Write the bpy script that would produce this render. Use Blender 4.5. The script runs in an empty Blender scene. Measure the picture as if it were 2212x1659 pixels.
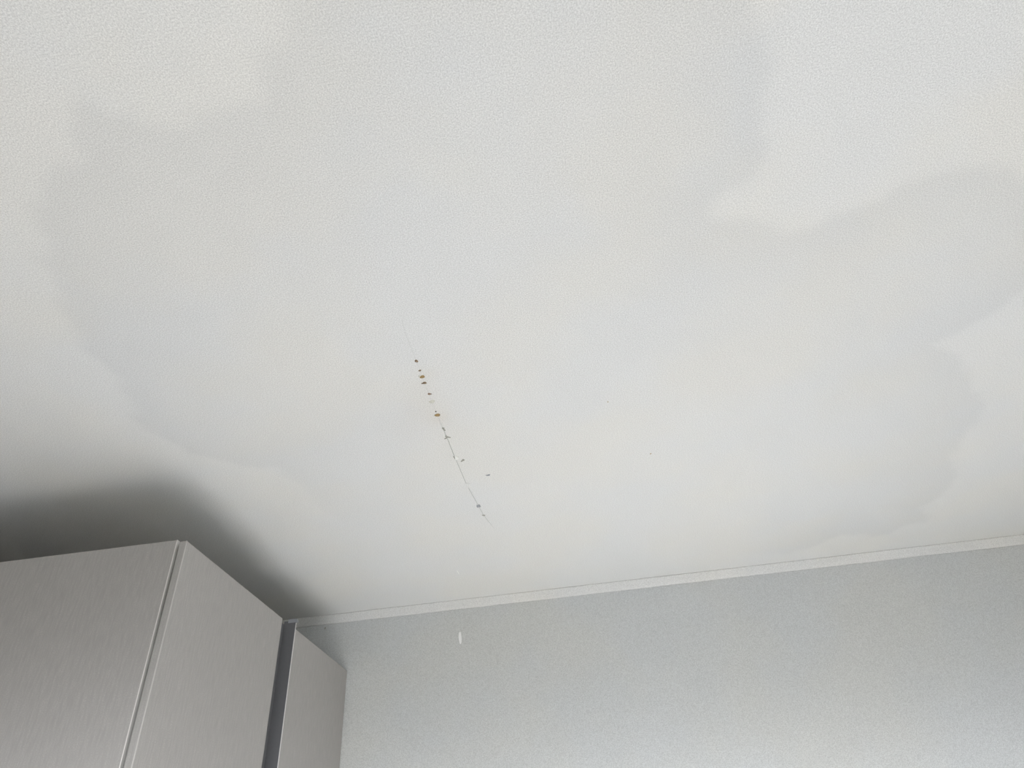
import bpy, bmesh, math, random
import numpy as np
from mathutils import Matrix, Vector, noise

sc = bpy.context.scene
C = sc.collection
random.seed(4)

# ------------------------------------------------------------------ camera
CAM = Vector((0.0, 0.0, 1.48))
cam_data = bpy.data.cameras.new('camera')
cam_data.sensor_fit = 'HORIZONTAL'
cam_data.sensor_width = 36.0
cam_data.lens = 1457.0 / 2212.0 * 36.0
cam_data.clip_start = 0.02
cam = bpy.data.objects.new('camera', cam_data)
C.objects.link(cam)
cam.matrix_world = Matrix((
    (0.9888207, 0.13444897, 0.06447547, CAM.x),
    (0.13304313, -0.60028483, -0.78864292, CAM.y),
    (-0.06732858, 0.78840446, -0.61146158, CAM.z),
    (0, 0, 0, 1)))
sc.camera = cam

# ------------------------------------------------------------------ light
SKY = 60.0
SUN = 108.0
w = bpy.data.worlds.new('world'); sc.world = w; w.use_nodes = True
wt = w.node_tree; bg = wt.nodes['Background']
# overcast daylight: bright sky above the horizon, darker ground below it
tc = wt.nodes.new('ShaderNodeTexCoord'); sx = wt.nodes.new('ShaderNodeSeparateXYZ')
wt.links.new(tc.outputs['Generated'], sx.inputs[0])
mr = wt.nodes.new('ShaderNodeMapRange'); mr.interpolation_type = 'SMOOTHSTEP'
mr.inputs[1].default_value = -0.02; mr.inputs[2].default_value = 0.16
wt.links.new(sx.outputs[2], mr.inputs[0])
mx = wt.nodes.new('ShaderNodeMix'); mx.data_type = 'RGBA'
mx.inputs[6].default_value = (0.05, 0.05, 0.047, 1); mx.inputs[7].default_value = (0.93, 0.96, 1.0, 1)
wt.links.new(mr.outputs[0], mx.inputs[0]); wt.links.new(mx.outputs[2], bg.inputs[0])
bg.inputs[1].default_value = SKY

sd = bpy.data.lights.new('sun', 'SUN'); sd.energy = SUN; sd.angle = math.radians(8)
sd.color = (1.0, 0.99, 0.975)
so = bpy.data.objects.new('sun', sd); C.objects.link(so)
so.rotation_euler = Vector((0.0, 1.0, -math.tan(math.radians(33)))).to_track_quat('-Z', 'Y').to_euler()
so.location = (0, -4, 5)

# sampling portal in the window opening behind the photographer
al = bpy.data.lights.new('window_portal', 'AREA'); al.shape = 'RECTANGLE'
al.size = 1.5; al.size_y = 1.2
al.cycles.is_portal = True
ao = bpy.data.objects.new('window_portal', al); C.objects.link(ao)
ao.location = (0.1, -1.40, 1.55)
ao.rotation_euler = Vector((0, 1.0, 0)).to_track_quat('-Z', 'Y').to_euler()

vs = sc.view_settings
vs.view_transform = 'Standard'; vs.look = 'None'; vs.exposure = -0.06; vs.gamma = 1.0
vs.use_curve_mapping = False
sc.cycles.max_bounces = 10
sc.cycles.diffuse_bounces = 8
sc.cycles.use_denoising = True

# ------------------------------------------------------------------ sizes
H = 2.30                      # ceiling
YB = 2.1953                   # back wall
XL, XR, YF = -1.66, 1.78, -1.35
XD = -0.7873                  # outer face of the wardrobe doors
YE = 1.1889                   # front face of the wardrobe end panel
XE = -0.8089                  # right edge of the end panel
ZE = 2.1187                   # top of end panel
ZD = 2.1145                   # top of doors
Y1, Y2 = 1.6763, 1.7615       # handle channel between the doors

# ------------------------------------------------------------------ materials
def mat(name):
    m = bpy.data.materials.new(name); m.use_nodes = True
    nt = m.node_tree
    return m, nt, nt.nodes['Principled BSDF']

def N(nt, t, **kw):
    n = nt.nodes.new(t)
    for k, v in kw.items():
        setattr(n, k, v)
    return n

def mixc(nt, fac, a, b, blend='MIX'):
    n = N(nt, 'ShaderNodeMix', data_type='RGBA', blend_type=blend)
    for s, v in ((n.inputs[0], fac), (n.inputs[6], a), (n.inputs[7], b)):
        if hasattr(v, 'is_linked'): nt.links.new(v, s)
        elif isinstance(v, (int, float)): s.default_value = v
        else: s.default_value = (*v, 1)
    return n.outputs[2]

def ramp(nt, src, lo, hi, a=0.0, b=1.0):
    n = N(nt, 'ShaderNodeMapRange')
    n.inputs[1].default_value = lo; n.inputs[2].default_value = hi
    n.inputs[3].default_value = a; n.inputs[4].default_value = b
    nt.links.new(src, n.inputs[0])
    return n.outputs[0]

def wallpaper(name, base, damp=None, speck=0.17, bump=0.28, warm=(1.0, 0.995, 0.975), cool=(0.98, 0.99, 1.0)):
    m, nt, b = mat(name)
    co = N(nt, 'ShaderNodeTexCoord').outputs['Object']
    def nz(scale, det=2.0, rough=0.5):
        n = N(nt, 'ShaderNodeTexNoise'); n.inputs['Scale'].default_value = scale
        n.inputs['Detail'].default_value = det; n.inputs['Roughness'].default_value = rough
        nt.links.new(co, n.inputs['Vector']); return n.outputs[0]
    col = (*base,)
    tone = ramp(nt, nz(3.1, 3.0), 0.40, 0.60)
    tint = mixc(nt, tone, warm, cool)
    c = mixc(nt, 1.0, col, tint, 'MULTIPLY')
    if damp:
        a = N(nt, 'ShaderNodeAttribute', attribute_name='damp')
        c = mixc(nt, a.outputs['Fac'], c, mixc(nt, 1.0, c, damp, 'MULTIPLY'))
        r = N(nt, 'ShaderNodeAttribute', attribute_name='rust')
        c = mixc(nt, r.outputs['Fac'], c, mixc(nt, 1.0, c, (0.965, 0.925, 0.875), 'MULTIPLY'))
    g = nz(500, 3.0, 0.75)
    sp = ramp(nt, g, 0.36, 0.64, 1.0 - speck, 1.0 + speck)
    cc = N(nt, 'ShaderNodeCombineColor')
    for i in range(3): nt.links.new(sp, cc.inputs[i])
    c = mixc(nt, 1.0, c, cc.outputs[0], 'MULTIPLY')
    nt.links.new(c, b.inputs['Base Color'])
    b.inputs['Roughness'].default_value = 0.85
    b.inputs['Specular IOR Level'].default_value = 0.15
    bp = N(nt, 'ShaderNodeBump'); bp.inputs['Strength'].default_value = bump
    bp.inputs['Distance'].default_value = 0.001
    nt.links.new(nz(330, 3.0, 0.6), bp.inputs['Height'])
    nt.links.new(bp.outputs[0], b.inputs['Normal'])
    return m

M_CEIL = wallpaper('ceiling_wallpaper', (0.75, 0.75, 0.739), damp=(0.924, 0.928, 0.936))
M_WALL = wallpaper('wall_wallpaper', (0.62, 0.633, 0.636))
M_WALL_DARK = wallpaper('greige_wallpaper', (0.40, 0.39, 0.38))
M_TRIM = wallpaper('trim_wallpaper', (0.75, 0.75, 0.742))

def wood(name, base, dark):
    m, nt, b = mat(name)
    co = N(nt, 'ShaderNodeTexCoord').outputs['Object']
    mp = N(nt, 'ShaderNodeMapping'); mp.inputs['Scale'].default_value = (1, 1, 0.13)
    nt.links.new(co, mp.inputs['Vector'])
    n = N(nt, 'ShaderNodeTexNoise'); n.inputs['Scale'].default_value = 230; n.inputs['Detail'].default_value = 4
    nt.links.new(mp.outputs[0], n.inputs['Vector'])
    n2 = N(nt, 'ShaderNodeTexNoise'); n2.inputs['Scale'].default_value = 28; n2.inputs['Detail'].default_value = 3
    mp2 = N(nt, 'ShaderNodeMapping'); mp2.inputs['Scale'].default_value = (1, 1, 0.08)
    nt.links.new(co, mp2.inputs['Vector']); nt.links.new(mp2.outputs[0], n2.inputs['Vector'])
    n3 = N(nt, 'ShaderNodeTexNoise'); n3.inputs['Scale'].default_value = 480; n3.inputs['Detail'].default_value = 2
    nt.links.new(co, n3.inputs['Vector'])
    c = mixc(nt, ramp(nt, n.outputs[0], 0.35, 0.65), dark, base)
    c = mixc(nt, ramp(nt, n2.outputs[0], 0.35, 0.68, 0, 0.18), c, dark)
    c = mixc(nt, ramp(nt, n3.outputs[0], 0.38, 0.62, 0, 0.9), c, dark)
    nt.links.new(c, b.inputs['Base Color'])
    b.inputs['Roughness'].default_value = 0.55
    b.inputs['Specular IOR Level'].default_value = 0.3
    bp = N(nt, 'ShaderNodeBump'); bp.inputs['Strength'].default_value = 0.12
    bp.inputs['Distance'].default_value = 0.0006
    nt.links.new(n.outputs[0], bp.inputs['Height']); nt.links.new(bp.outputs[0], b.inputs['Normal'])
    return m

M_WOOD = wood('greige_wood_laminate', (0.44, 0.424, 0.408), (0.362, 0.349, 0.335))

def plain(name, col, rough=0.5, metal=0.0, var=0.06, scale=200, spec=0.4):
    m, nt, b = mat(name)
    co = N(nt, 'ShaderNodeTexCoord').outputs['Object']
    n = N(nt, 'ShaderNodeTexNoise'); n.inputs['Scale'].default_value = scale; n.inputs['Detail'].default_value = 3
    nt.links.new(co, n.inputs['Vector'])
    c = mixc(nt, n.outputs[0], [v * (1 - var) for v in col], [min(1, v * (1 + var)) for v in col])
    nt.links.new(c, b.inputs['Base Color'])
    b.inputs['Roughness'].default_value = rough
    b.inputs['Metallic'].default_value = metal
    b.inputs['Specular IOR Level'].default_value = spec
    return m

M_CHAN = plain('dark_grey_aluminium', (0.15, 0.152, 0.162), 0.45, 0.0)
M_LIP = plain('bright_aluminium_edge', (0.74, 0.73, 0.73), 0.3, 0.0)
M_CAP = plain('grey_plastic', (0.30, 0.315, 0.34), 0.5)
M_DARK = plain('dark_gasket', (0.04, 0.04, 0.04), 0.8)
M_FLOOR = plain('pale_floor', (0.21, 0.207, 0.204), 0.5, scale=20)
M_GLINT = plain('edge_highlight_pale', (0.70, 0.685, 0.665), 0.35)  # pale colour imitating the glossy highlight along the end panel edge
M_GLINT2 = plain('edge_highlight_dull', (0.54, 0.525, 0.505), 0.4)  # weaker painted highlight for the door corner
M_FRAME = plain('white_window_frame', (0.8, 0.8, 0.8), 0.4)
M_PAPER = plain('torn_paper', (0.86, 0.86, 0.83), 0.9, spec=0.1)
M_NICK = plain('exposed_backing', (0.36, 0.355, 0.32), 0.9, spec=0.1, var=0.2)
M_SEAM = plain('seam_edge', (0.46, 0.46, 0.445), 0.9, spec=0.1)

def drop_mat(name, col, edge):
    m, nt, b = mat(name)
    co = N(nt, 'ShaderNodeTexCoord').outputs['Object']
    n = N(nt, 'ShaderNodeTexNoise'); n.inputs['Scale'].default_value = 260; n.inputs['Detail'].default_value = 2
    nt.links.new(co, n.inputs['Vector'])
    c = mixc(nt, ramp(nt, n.outputs[0], 0.35, 0.65), col, edge)
    nt.links.new(c, b.inputs['Base Color'])
    b.inputs['Roughness'].default_value = 0.35
    b.inputs['Specular IOR Level'].default_value = 0.4
    return m
M_AMBER = drop_mat('amber_water', (0.36, 0.24, 0.095), (0.27, 0.19, 0.085))
M_BROWN = drop_mat('brown_water', (0.24, 0.165, 0.095), (0.14, 0.095, 0.055))
M_DKDOT = drop_mat('dark_brown_water', (0.10, 0.085, 0.065), (0.07, 0.055, 0.04))
M_CLEAR = drop_mat('cloudy_water', (0.66, 0.65, 0.56), (0.56, 0.56, 0.50))
M_REDBR = drop_mat('reddish_brown_water', (0.34, 0.245, 0.18), (0.25, 0.17, 0.12))
M_HALO = drop_mat('pale_tan_paper', (0.50, 0.40, 0.28), (0.42, 0.33, 0.22))

# ------------------------------------------------------------------ helpers
def mesh_obj(name, bm, m, parent=None, smooth=False):
    me = bpy.data.meshes.new(name)
    bmesh.ops.recalc_face_normals(bm, faces=bm.faces)
    bm.to_mesh(me); bm.free()
    me.materials.append(m)
    if smooth:
        for p in me.polygons: p.use_smooth = True
    o = bpy.data.objects.new(name, me); C.objects.link(o)
    if parent: o.parent = parent
    return o

def add_box(bm, x0, x1, y0, y1, z0, z1):
    v = [bm.verts.new((x, y, z)) for x in (x0, x1) for y in (y0, y1) for z in (z0, z1)]
    for f in ((0, 1, 3, 2), (4, 6, 7, 5), (0, 4, 5, 1), (2, 3, 7, 6), (0, 2, 6, 4), (1, 5, 7, 3)):
        bm.faces.new([v[i] for i in f])

def box(name, m, x0, x1, y0, y1, z0, z1, parent=None, bev=0.0, seg=2):
    bm = bmesh.new(); add_box(bm, x0, x1, y0, y1, z0, z1)
    if bev:
        bmesh.ops.bevel(bm, geom=list(bm.edges), offset=bev, segments=seg, affect='EDGES', profile=0.5)
    return mesh_obj(name, bm, m, parent)

def tag(o, label, cat, group=None):
    o['label'] = label; o['category'] = cat
    if group: o['group'] = group
    return o

def struct(o):
    o['kind'] = 'structure'; return o

# ------------------------------------------------------------------ ceiling with its damp patch
PATCH = [(-0.2198,0.2794),(-0.2467,0.3038),(-0.2587,0.3221),(-0.2579,0.3498),(-0.2832,0.3667),(-0.3126,0.3968),(-0.3424,0.407),(-0.3759,0.4137),(-0.3924,0.4282),(-0.4235,0.4227),(-0.4486,0.4368),(-0.4684,0.4253),(-0.4783,0.4105),(-0.5033,0.4061),(-0.5188,0.3919),(-0.5421,0.3929),(-0.5636,0.4231),(-0.5735,0.4455),(-0.6075,0.4536),(-0.6355,0.4608),(-0.6674,0.4912),(-0.6874,0.5113),(-0.7014,0.5334),(-0.6954,0.5516),(-0.7172,0.572),(-0.7479,0.5843),(-0.7682,0.6201),(-0.7705,0.6497),(-0.7829,0.6893),(-0.7853,0.7337),(-0.7952,0.7856),(-0.802,0.8424),(-0.8157,0.9169),(-0.8343,1.0066),(-0.7985,1.1589),(-0.6481,1.2469),(-0.6185,1.4626),(-0.5404,1.7277),(-0.2849,1.9401),(-0.0048,1.9881),(0.276,1.9484),(0.651,2.1285),(0.8053,2.0),(0.9269,2.0676),(0.9651,2.0125),(1.0204,1.996),(0.9922,1.8741),(1.0345,1.7755),(0.9624,1.5942),(0.9639,1.4772),(0.9279,1.3547),(0.8724,1.2487),(0.8141,1.1842),(0.74,1.114),(0.7962,1.0939),(0.8341,1.0592),(0.8445,1.0047),(0.8573,0.9431),(0.8774,0.8726),(0.8048,0.7823),(0.7117,0.7132),(0.6421,0.6907),(0.5972,0.6964),(0.5588,0.7035),(0.5148,0.7176),(0.4897,0.7278),(0.4584,0.7444),(0.43,0.7622),(0.3975,0.7636),(0.3616,0.7445),(0.321,0.7386),(0.279,0.7177),(0.2691,0.6891),(0.2945,0.6681),(0.302,0.6463),(0.3316,0.62),(0.3355,0.5832),(0.3233,0.519),(0.3365,0.4654),(0.3158,0.4277),(0.2965,0.3924),(0.2811,0.3598),(0.27,0.18),(0.20,0.02),(-0.02,-0.05),(-0.16,0.05)]

def build_ceiling():
    st = 0.008
    xs = np.arange(-1.0, 1.2 + 1e-6, st); ys = np.arange(-0.1, YB + 0.03, st)
    # the dense part carries the stain, the sparse rim closes the room
    xs = np.concatenate(([XL - 0.1, -1.3], xs, [1.5, XR + 0.1]))
    ys = np.concatenate(([YF - 0.1, -0.7], ys))
    X, Y = np.meshgrid(xs, ys)
    P = np.array(PATCH); Q = np.roll(P, -1, 0)
    jx = np.zeros_like(X); jy = np.zeros_like(Y)
    for k, (f, a) in enumerate(((19, .010), (47, .005), (110, .0028))):
        jx += a * np.sin(f * Y + 1.7 * k + 2.1 * np.sin(f * .61 * X + k))
        jy += a * np.sin(f * X + 0.9 * k + 1.9 * np.sin(f * .53 * Y - k))
    px = X + jx; py = Y + jy
    d2 = np.full(X.shape, 9.0); inside = np.zeros(X.shape, bool)
    for (ax, ay), (bx, by) in zip(P, Q):
        ex, ey = bx - ax, by - ay
        t = np.clip(((px - ax) * ex + (py - ay) * ey) / (ex * ex + ey * ey), 0, 1)
        d2 = np.minimum(d2, (px - ax - t * ex) ** 2 + (py - ay - t * ey) ** 2)
        c = (ay > py) != (by > py)
        with np.errstate(divide='ignore', invalid='ignore'):
            inside ^= c & (px < ex * (py - ay) / (ey if ey else 1e-9) + ax)
    d = np.sqrt(d2) * np.where(inside, 1, -1)
    edge = 1 / (1 + np.exp(-d / 0.006))
    damp = edge * (0.12 + 0.88 * np.exp(-np.clip(d, 0, 9) / 0.24))
    # the far side dries out without a clear tide line
    soft = np.clip((Y - 1.15) / 0.5, 0, 1) * np.clip((0.75 - X) / 0.3, 0, 1)
    damp = damp * (1 - soft)
    rust = np.zeros(X.shape)
    for cx, cy, r, a in ((-.27, 1.10, .035, .35), (-.30, 1.17, .05, .25), (-.25, 1.14, .015, .5), (-.24, 0.99, .012, .3), (-.27, 1.03, .03, .2)):
        rust += a * np.exp(-(((X - cx) ** 2 + (Y - cy) ** 2) / (2 * r * r)))
    ny, nx = X.shape
    me = bpy.data.meshes.new('ceiling')
    co = np.stack([X.ravel(), Y.ravel(), np.full(X.size, H)], 1)
    idx = np.arange(X.size).reshape(ny, nx)
    f = np.stack([idx[:-1, :-1], idx[1:, :-1], idx[1:, 1:], idx[:-1, 1:]], -1).reshape(-1, 4)
    n0 = len(co)
    # slab top closes the ceiling as a solid
    top = np.array([(xs[0], ys[0], H + .1), (xs[-1], ys[0], H + .1), (xs[-1], ys[-1], H + .1), (xs[0], ys[-1], H + .1)])
    faces = [tuple(r) for r in f.tolist()] + [(n0, n0 + 1, n0 + 2, n0 + 3)]
    me.from_pydata(np.vstack([co, top]).tolist(), [], faces)
    for nm, arr in (('damp', damp), ('rust', rust)):
        a = me.attributes.new(nm, 'FLOAT', 'POINT')
        a.data.foreach_set('value', np.concatenate([arr.ravel(), np.zeros(4)]).astype(np.float32))
    me.materials.append(M_CEIL)
    o = bpy.data.objects.new('ceiling', me); C.objects.link(o)
    return struct(o)
build_ceiling()

# ------------------------------------------------------------------ room shell
T = 0.10
struct(box('floor', M_FLOOR, XL - T, XR + T, YF - T, YB + T, -T, 0))
struct(box('wall_back', M_WALL, XL - T, XR + T, YB, YB + T, 0, H))
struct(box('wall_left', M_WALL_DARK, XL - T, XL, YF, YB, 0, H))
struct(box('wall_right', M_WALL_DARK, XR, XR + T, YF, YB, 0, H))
WX0, WX1, WZ0, WZ1 = -0.45, 0.80, 1.0, 2.15
bm = bmesh.new()
add_box(bm, XL - T, WX0, YF - T, YF, 0, H); add_box(bm, WX1, XR + T, YF - T, YF, 0, H)
add_box(bm, WX0, WX1, YF - T, YF, 0, WZ0); add_box(bm, WX0, WX1, YF - T, YF, WZ1, H)
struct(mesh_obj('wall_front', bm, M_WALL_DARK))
bm = bmesh.new()
for a in ((WX0, WX0 + .04, WZ0, WZ1), (WX1 - .04, WX1, WZ0, WZ1), (.08, .12, WZ0 + .04, WZ1 - .04), (WX0 + .04, WX1 - .04, WZ0, WZ0 + .04), (WX0 + .04, WX1 - .04, WZ1 - .04, WZ1)):
    add_box(bm, a[0], a[1], YF - .07, YF - .02, a[2], a[3])
struct(mesh_obj('window_1', bm, M_FRAME))

# papered cove strip where the ceiling meets the back wall
def cove():
    bm = bmesh.new()
    rows = []
    n = 420
    for i in range(n + 1):
        x = XL + (XR - XL) * i / n
        a = 0.0009 * noise.noise(Vector((x * 7, 0, 0))) + 0.0006 * noise.noise(Vector((x * 40, 3, 0)))
        b = 0.0012 * noise.noise(Vector((x * 5, 9, 0))) + 0.0006 * noise.noise(Vector((x * 33, 5, 0)))
        zl = H - 0.0275 + b
        rows.append([bm.verts.new(p) for p in (
            (x, YB, H - 0.0005), (x, YB - 0.0142 + a, H - 0.0002), (x, YB - 0.0148 + a, H - 0.0011), (x, YB - 0.0138 + a, H - 0.004),
            (x, YB - 0.009, H - 0.015), (x, YB - 0.006, zl + .003), (x, YB - 0.004, zl), (x, YB, zl))])
    for r, s in zip(rows, rows[1:]):
        for k in range(8):
            bm.faces.new((r[k], r[(k + 1) % 8], s[(k + 1) % 8], s[k]))
    bm.faces.new(rows[0]); bm.faces.new(rows[-1][::-1])
    return struct(mesh_obj('trim_1', bm, M_TRIM, smooth=True))
cove()

# ------------------------------------------------------------------ wardrobe along the left wall
XW = XL + 0.01
wr = bpy.data.objects.new('wardrobe', None); C.objects.link(wr)
wr.location = (XD, YE, 0)
tag(wr, 'tall pale greige woodgrain wardrobe standing in the left corner against the back wall', 'wardrobe')
wr.empty_display_size = 0.1
def wbox(name, m, x0, x1, y0, y1, z0, z1, bev=0.0, parent=None):
    o = box(name, m, x0 - XD, x1 - XD, y0 - YE, y1 - YE, z0, z1, parent or wr, bev)
    return o
o = wbox('end_panel', M_WOOD, XW, XE, YE, YE + 0.018, 0, ZE, 0.0011)
o['label'] = 'broad end panel facing the room'
wbox('edge_highlight', M_GLINT, XE - .0012, XE + .0007, YE - .0003, YE + .018, 0, ZE, 0.0002, o)  # thin strip, bevel highlight painted in as a lighter colour
wbox('top_panel', M_WOOD, XW, XD - 0.037, YE + 0.018, YB - 0.004, ZD - 0.022, ZD - 0.004, 0.0008)
wbox('back_panel', M_WOOD, XW, XW + 0.01, YE + 0.018, YB - 0.004, 0.0, ZD - 0.022)
wbox('bottom_panel', M_WOOD, XW + 0.01, XE, YE + 0.018, YB - 0.004, 0.0, 0.06)
wbox('partition', M_WOOD, XW + 0.01, XD - 0.05, (Y1 + Y2) / 2 - .009, (Y1 + Y2) / 2 + .009, 0.06, ZD - 0.022)
DT = 0.0153
for (a, b, lab) in ((YE + 0.0002, Y1, 'nearer wide door'), (Y2 + 0.0022, YB - 0.003, 'farther narrower door beside the back wall')):
    d = wbox('door', M_WOOD, XD - DT, XD, a, b, 0.07, ZD, 0.0016)
    d['label'] = lab
    if a < 1.5: wbox('edge_highlight', M_GLINT2, XD - .0016, XD + .0003, a - .0003, a + .0014, 0.07, ZD, 0.0002, d)  # corner strip whose lighter colour stands in for a specular line
# recessed handle channel between the two doors: back, two returns, bright lip, end cap
CH = 0.034
bm = bmesh.new()
def cb(x0, x1, y0, y1, z0, z1): add_box(bm, x0 - XD, x1 - XD, y0 - YE, y1 - YE, z0, z1)
ZC = 2.141
cb(XD - CH - .0015, XD - CH, Y1 + .0015, Y2 - .0005, 0.07, ZC - 0.012)
cb(XD - CH - .0015, XD - .017, Y1, Y1 + .0015, 0.07, ZD - 0.002)
cb(XD - CH, XD - .0012, Y2 - .0005, Y2 + .0008, 0.07, ZC - 0.004)
ch = mesh_obj('handle_channel', bm, M_CHAN, wr); ch['label'] = 'dark grey recessed metal handle channel'
wbox('lip', M_LIP, XD - .0011, XD + .0008, Y2 - .0012, Y2 + .0008, 0.07, ZC - 0.011, 0.0003, ch)
bm = bmesh.new()
cb(XD - .022, XD + .0022, Y2 - .0035, Y2 + .0022, ZC - 0.010, ZC)
cb(XD - .0005, XD + .0022, Y2 + .0022, Y2 + .007, ZC - 0.008, ZC)
bmesh.ops.bevel(bm, geom=list(bm.edges), offset=0.0006, segments=2, affect='EDGES')
cap = mesh_obj('end_cap', bm, M_CAP, ch); cap['label'] = 'light grey plastic end cap'

# ------------------------------------------------------------------ marks along the paper seam
def blob(rx, ry, h, seed, n=22, rings=5, square=0.0):
    """low dome hanging below z=0, irregular outline"""
    rnd = random.Random(seed); ph = [rnd.uniform(0, 6.28) for _ in range(4)]
    bm = bmesh.new(); R = []
    def rad(t): return 1 + .10 * math.sin(2 * t + ph[0]) + .08 * math.sin(3 * t + ph[1]) + .04 * math.sin(5 * t + ph[2])
    for k in range(rings):
        a = k / (rings) * math.pi / 2
        R.append([bm.verts.new((math.cos(a) * rx * rad(t) * math.cos(t), math.cos(a) * ry * rad(t) * math.sin(t), -h * math.sin(a)))
                  for t in [6.28318 * i / n for i in range(n)]])
    tip = bm.verts.new((0, 0, -h)); top = [bm.verts.new((v.co.x, v.co.y, 0.0004)) for v in R[0]]
    for A, B in zip(R, R[1:]):
        for i in range(n): bm.faces.new((A[i], A[(i + 1) % n], B[(i + 1) % n], B[i]))
    for i in range(n):
        bm.faces.new((R[-1][i], R[-1][(i + 1) % n], tip))
        bm.faces.new((top[i], top[(i + 1) % n], R[0][(i + 1) % n], R[0][i]))
    bm.faces.new(top[::-1])
    return bm

DROPS = [  # x, y, rx, ry, height, material, rotation, label
    (-.2532, .9486, .0031, .0040, .0010, M_BROWN, -.6, 'small brown water drop at the near end of the row on the ceiling seam'),
    (-.2537, .9774, .0030, .0021, .0009, M_BROWN, -.1, 'tiny thin brown crescent water drop, second in the row on the ceiling seam'),
    (-.2536, .9969, .0048, .0044, .0020, M_AMBER, -.4, 'large amber water drop just before a smaller brown one on the ceiling seam'),
    (-.2538, 1.0165, .0038, .0036, .0016, M_BROWN, -.3, 'medium brown lumpy water drop touching behind the first large amber one'),
    (-.2528, 1.0535, .0036, .0030, .0014, M_REDBR, -.1, 'reddish brown almond-shaped water drop midway along the ceiling seam'),
    (-.2538, 1.0800, .0062, .0052, .0014, M_CLEAR, -.2, 'pale cloudy water drop, the only colourless one on the ceiling seam'),
    (-.2538, 1.1152, .0015, .0021, .0009, M_DKDOT, 0, 'tiny dark brown dot of water right before the last amber drop'),
    (-.2532, 1.1281, .0056, .0052, .0024, M_AMBER, -.2, 'large ochre oval water drop, farthest of the row on the ceiling seam'),
]
for i, (x, y, rx, ry, h, m, rot, lab) in enumerate(DROPS):
    o = mesh_obj('water_drop', blob(rx, ry, h, 11 + i), m, smooth=True)
    o.location = (x, y, H); o.rotation_euler = (0, 0, rot)
    tag(o, lab, 'water drop', 'water drops along the ceiling seam')
# lighter patch in the first drop and side lobes of the amber and lumpy ones
def extra(parent_i, name, x, y, rx, ry, h, m, seed):
    p = [o for o in C.objects if o.name.startswith('water_drop')][parent_i]
    bm = blob(rx, ry, h, seed)
    o = mesh_obj(name, bm, m, p, smooth=True)
    inv = Matrix.Rotation(-p.rotation_euler.z, 4, 'Z')
    o.location = inv @ Vector((x, y, 0.0))
    return o
extra(0, 'pale_centre', 0.0004, -.0002, .0013, .0016, .00135, M_HALO, 41)
extra(2, 'pale_fringe', -.0052, -.0030, .0022, .0024, .0009, M_CLEAR, 42)
extra(3, 'side_lobe', -.0048, .0008, .0017, .0018, .0009, M_BROWN, 43)
extra(4, 'dark_tip', .0034, .0006, .0010, .0012, .0012, M_DKDOT, 44)
extra(7, 'pale_fringe', -.0050, .0002, .0019, .0030, .0012, M_CLEAR, 45)

# the seam itself: two paper edges, slightly lifted
SE = [(-.2504,.8335),(-.2537,.8745),(-.2533,.9472),(-.2535,.9768),(-.2548,.9968),(-.2543,1.0177),(-.2535,1.0536),(-.2540,1.0804),(-.2542,1.1151),(-.2535,1.1427),(-.2525,1.1839),(-.2516,1.2175),(-.2511,1.2963),(-.2500,1.3449),(-.2487,1.4186),(-.2445,1.477),(-.2390,1.5466),(-.2349,1.6011),(-.2199,1.6874)]
def seam():
    bm = bmesh.new(); rows = []
    pts = []
    for (a, b) in zip(SE, SE[1:]):
        for k in range(8):
            t = k / 8; pts.append((a[0] + (b[0] - a[0]) * t, a[1] + (b[1] - a[1]) * t))
    pts.append(SE[-1])
    for i, (x, y) in enumerate(pts):
        x += 0.0005 * noise.noise(Vector((y * 45, 1, 0)))
        amt = min(1, max(0.12, (y - 1.10) / 0.12)) if y < 1.64 else max(0.1, 1 - (y - 1.64) / .05)
        wd = 0.00055 * amt + 0.00012 + 0.0003 * abs(noise.noise(Vector((y * 80, 7, 0)))) * amt
        rows.append([bm.verts.new(p) for p in ((x - wd, y, H + .0003), (x - wd, y, H - .0002), (x, y, H - .0001 - .0009 * amt), (x + wd * .4, y, H - .0002), (x + wd * .4, y, H + .0003))])
    for r, s in zip(rows, rows[1:]):
        for k in range(5): bm.faces.new((r[k], r[(k + 1) % 5], s[(k + 1) % 5], s[k]))
    bm.faces.new(rows[0]); bm.faces.new(rows[-1][::-1])
    o = mesh_obj('wallpaper_seam', bm, M_SEAM)
    return tag(o, 'thin grey cracked paper seam running away across the ceiling through the drops', 'seam')
seam()

def chip(name, outline, th, m, loc, label, cat, group=None, wall=False, curl=0.0):
    """small irregular piece of paper with real thickness; outline in metres"""
    bm = bmesh.new(); n = len(outline)
    lo = []; hi = []
    for (u, v) in outline:
        c = curl * (abs(u) + abs(v)) * .5
        if wall:
            lo.append(bm.verts.new((u, -th - c, v))); hi.append(bm.verts.new((u, 0.0003, v)))
        else:
            lo.append(bm.verts.new((u, v, -th - c))); hi.append(bm.verts.new((u, v, 0.0003)))
    bm.faces.new(lo); bm.faces.new(hi[::-1])
    for i in range(n): bm.faces.new((lo[i], lo[(i + 1) % n], hi[(i + 1) % n], hi[i]))
    o = mesh_obj(name, bm, m); o.location = loc
    return tag(o, label, cat, group)

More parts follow.
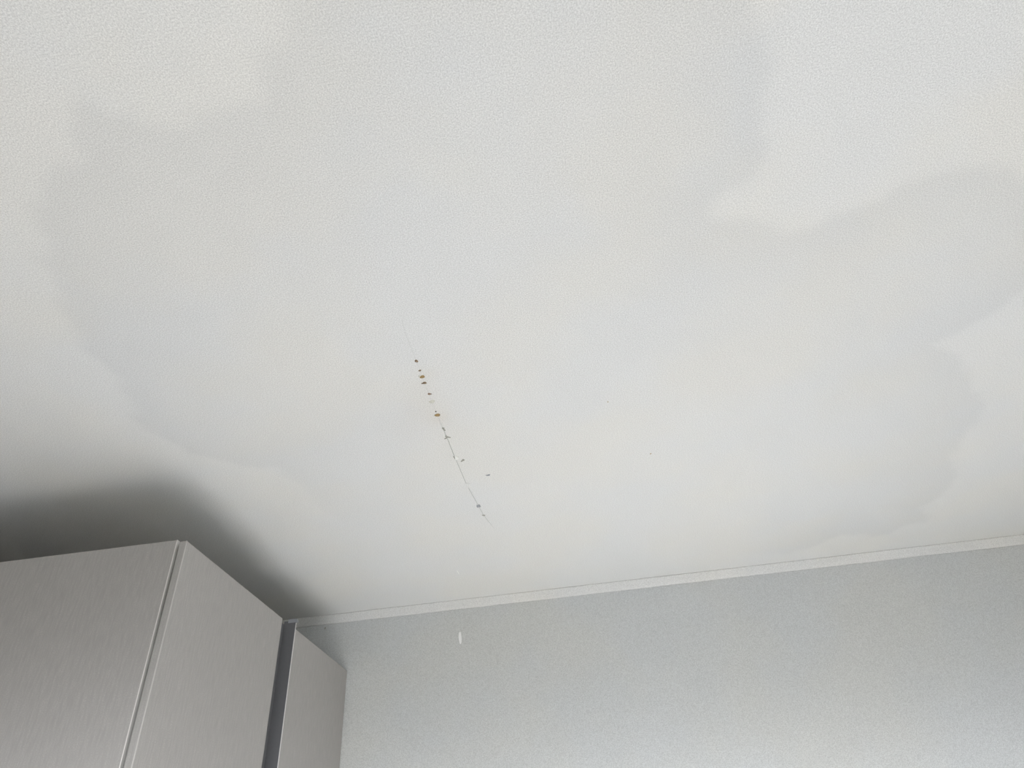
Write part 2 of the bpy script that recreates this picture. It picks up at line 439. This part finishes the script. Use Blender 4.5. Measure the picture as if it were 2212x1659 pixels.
G = 'small tears and chips in the ceiling paper'
mm = 0.001
def ol(*p): return [(a * mm, b * mm) for a, b in p]
chip('paper_tear', ol((-3, -6), (0, -7), (2.6, -5), (1.5, 0), (3, 5), (1, 7), (-1, 3), (-2, 0)), .0006, M_NICK, (-.2517, 1.1822, H), 'brownish ragged tear where the cracked part of the ceiling seam starts', 'tear', G)
chip('paper_tear', ol((-4, -1), (-1, -9), (0, -2), (3, 1), (7, 4), (7, 6.5), (4, 5.5), (1, 4), (-4, 8), (-8, 9), (-7, 6.5), (-2, 3)), .0006, M_NICK, (-.2508, 1.2119, H), 'forked star-shaped tear on the ceiling seam just past the brownish one', 'tear', G)
chip('paper_flake', ol((-3.5, 8), (-1, -9), (2, -2), (6, 2), (5, 7), (0, 11)), .0012, M_PAPER, (-.2484, 1.2985, H), 'white triangular paper flake lifting beside the ceiling seam', 'paper flake', G, curl=.2)
chip('paper_tear', ol((-2, -6), (0, -4), (1.3, 6), (0.4, 9), (-1.2, 3)), .0009, M_NICK, (-.2524, 1.300, H), 'thin dark slit at the left edge of the white triangular flake', 'tear', G)
chip('paper_nick', ol((-5, 4), (-1, -1), (1, -5), (5, -3), (4.5, 2), (0, 4), (-3, 7)), .0005, M_NICK, (-.2368, 1.3164, H), 'dark arrow-shaped nick in the ceiling just right of the white flake', 'nick', G)
chip('paper_nick', ol((-6, -2), (-2, -1), (3, -3), (6, -1), (3, 4), (-3, 4)), .0004, M_CAP, (-.1905, 1.3973, H), 'grey smile-shaped nick set apart to the right of the ceiling seam', 'nick', G)
chip('paper_flake', ol((-5, 4), (-3, -7), (0, -9), (3, -7), (5, -2), (4, 8), (0, 15), (-4, 12)), .0008, M_TRIM, (-.2452, 1.430, H), 'pale roundish raised paper flake midway along the cracked ceiling seam', 'paper flake', G, curl=.1)
chip('paper_tear', ol((-1, -6), (1, -7), (1.6, 2), (0.6, 8), (-.6, 3)), .0011, M_CAP, (-.2440, 1.434, H), 'short grey slit across the pale roundish flake', 'tear', G)
chip('paper_tear', ol((-6, 2), (-4, -8), (-1, -5), (1, -9), (4, -7), (5, 3), (2, 8), (-1, 4), (-3, 10)), .0005, M_CAP, (-.2390, 1.5466, H), 'greenish grey crumbled tear near the far end of the ceiling seam', 'tear', G)
chip('paper_nick', ol((-5, -2), (0, -4), (4, -1), (3, 3), (-2, 4)), .0005, M_NICK, (-.2349, 1.6011, H), 'small dark grey nick at the very end of the ceiling seam', 'nick', G)
chip('paper_flake', ol((-1.5, -11), (1.2, -9), (1.6, 2), (.6, 16), (-.7, 10), (-.4, 0)), .0010, M_PAPER, (-.3748, 1.9533, H), 'tiny white paper sliver on the ceiling near the back wall', 'paper flake', G)
chip('paper_nick', ol((-1.6, 0), (0, -2), (1.6, 0), (0, 2.5)), .0004, M_HALO, (.1023, 1.162, H), 'pinhead brownish speck on the open ceiling right of the drops', 'speck', G)
chip('paper_nick', ol((-1.6, 2), (0, -3), (2.6, -1), (1, 3)), .0004, M_HALO, (.1979, 1.3946, H), 'pinhead greenish brown speck, farthest right on the ceiling', 'speck', G)
M_CHIP = plain('bright_paper_chip', (0.93, 0.93, 0.93), 0.9, spec=0.1)
chip('paint_chip', ol((-3.5, 18), (2, 21), (4.5, 8), (5, -4), (4.4, -14), (1, -19), (-2, -15), (-5, 2), (-4.6, 10)), .0012, M_CHIP, (-.4178, YB, 2.1777), 'white upright chip stuck on the back wall below the cove', 'chip', wall=True)
chip('wall_speck', ol((-3, -1), (-1, -5), (1, -1), (4, 0), (1, 2.5), (-1, 5), (-1.5, 1)), .0006, M_NICK, (-.8774 + .0006, YB, 2.2608), 'small dark starry speck on the back wall beside the wardrobe cap', 'speck', wall=True)
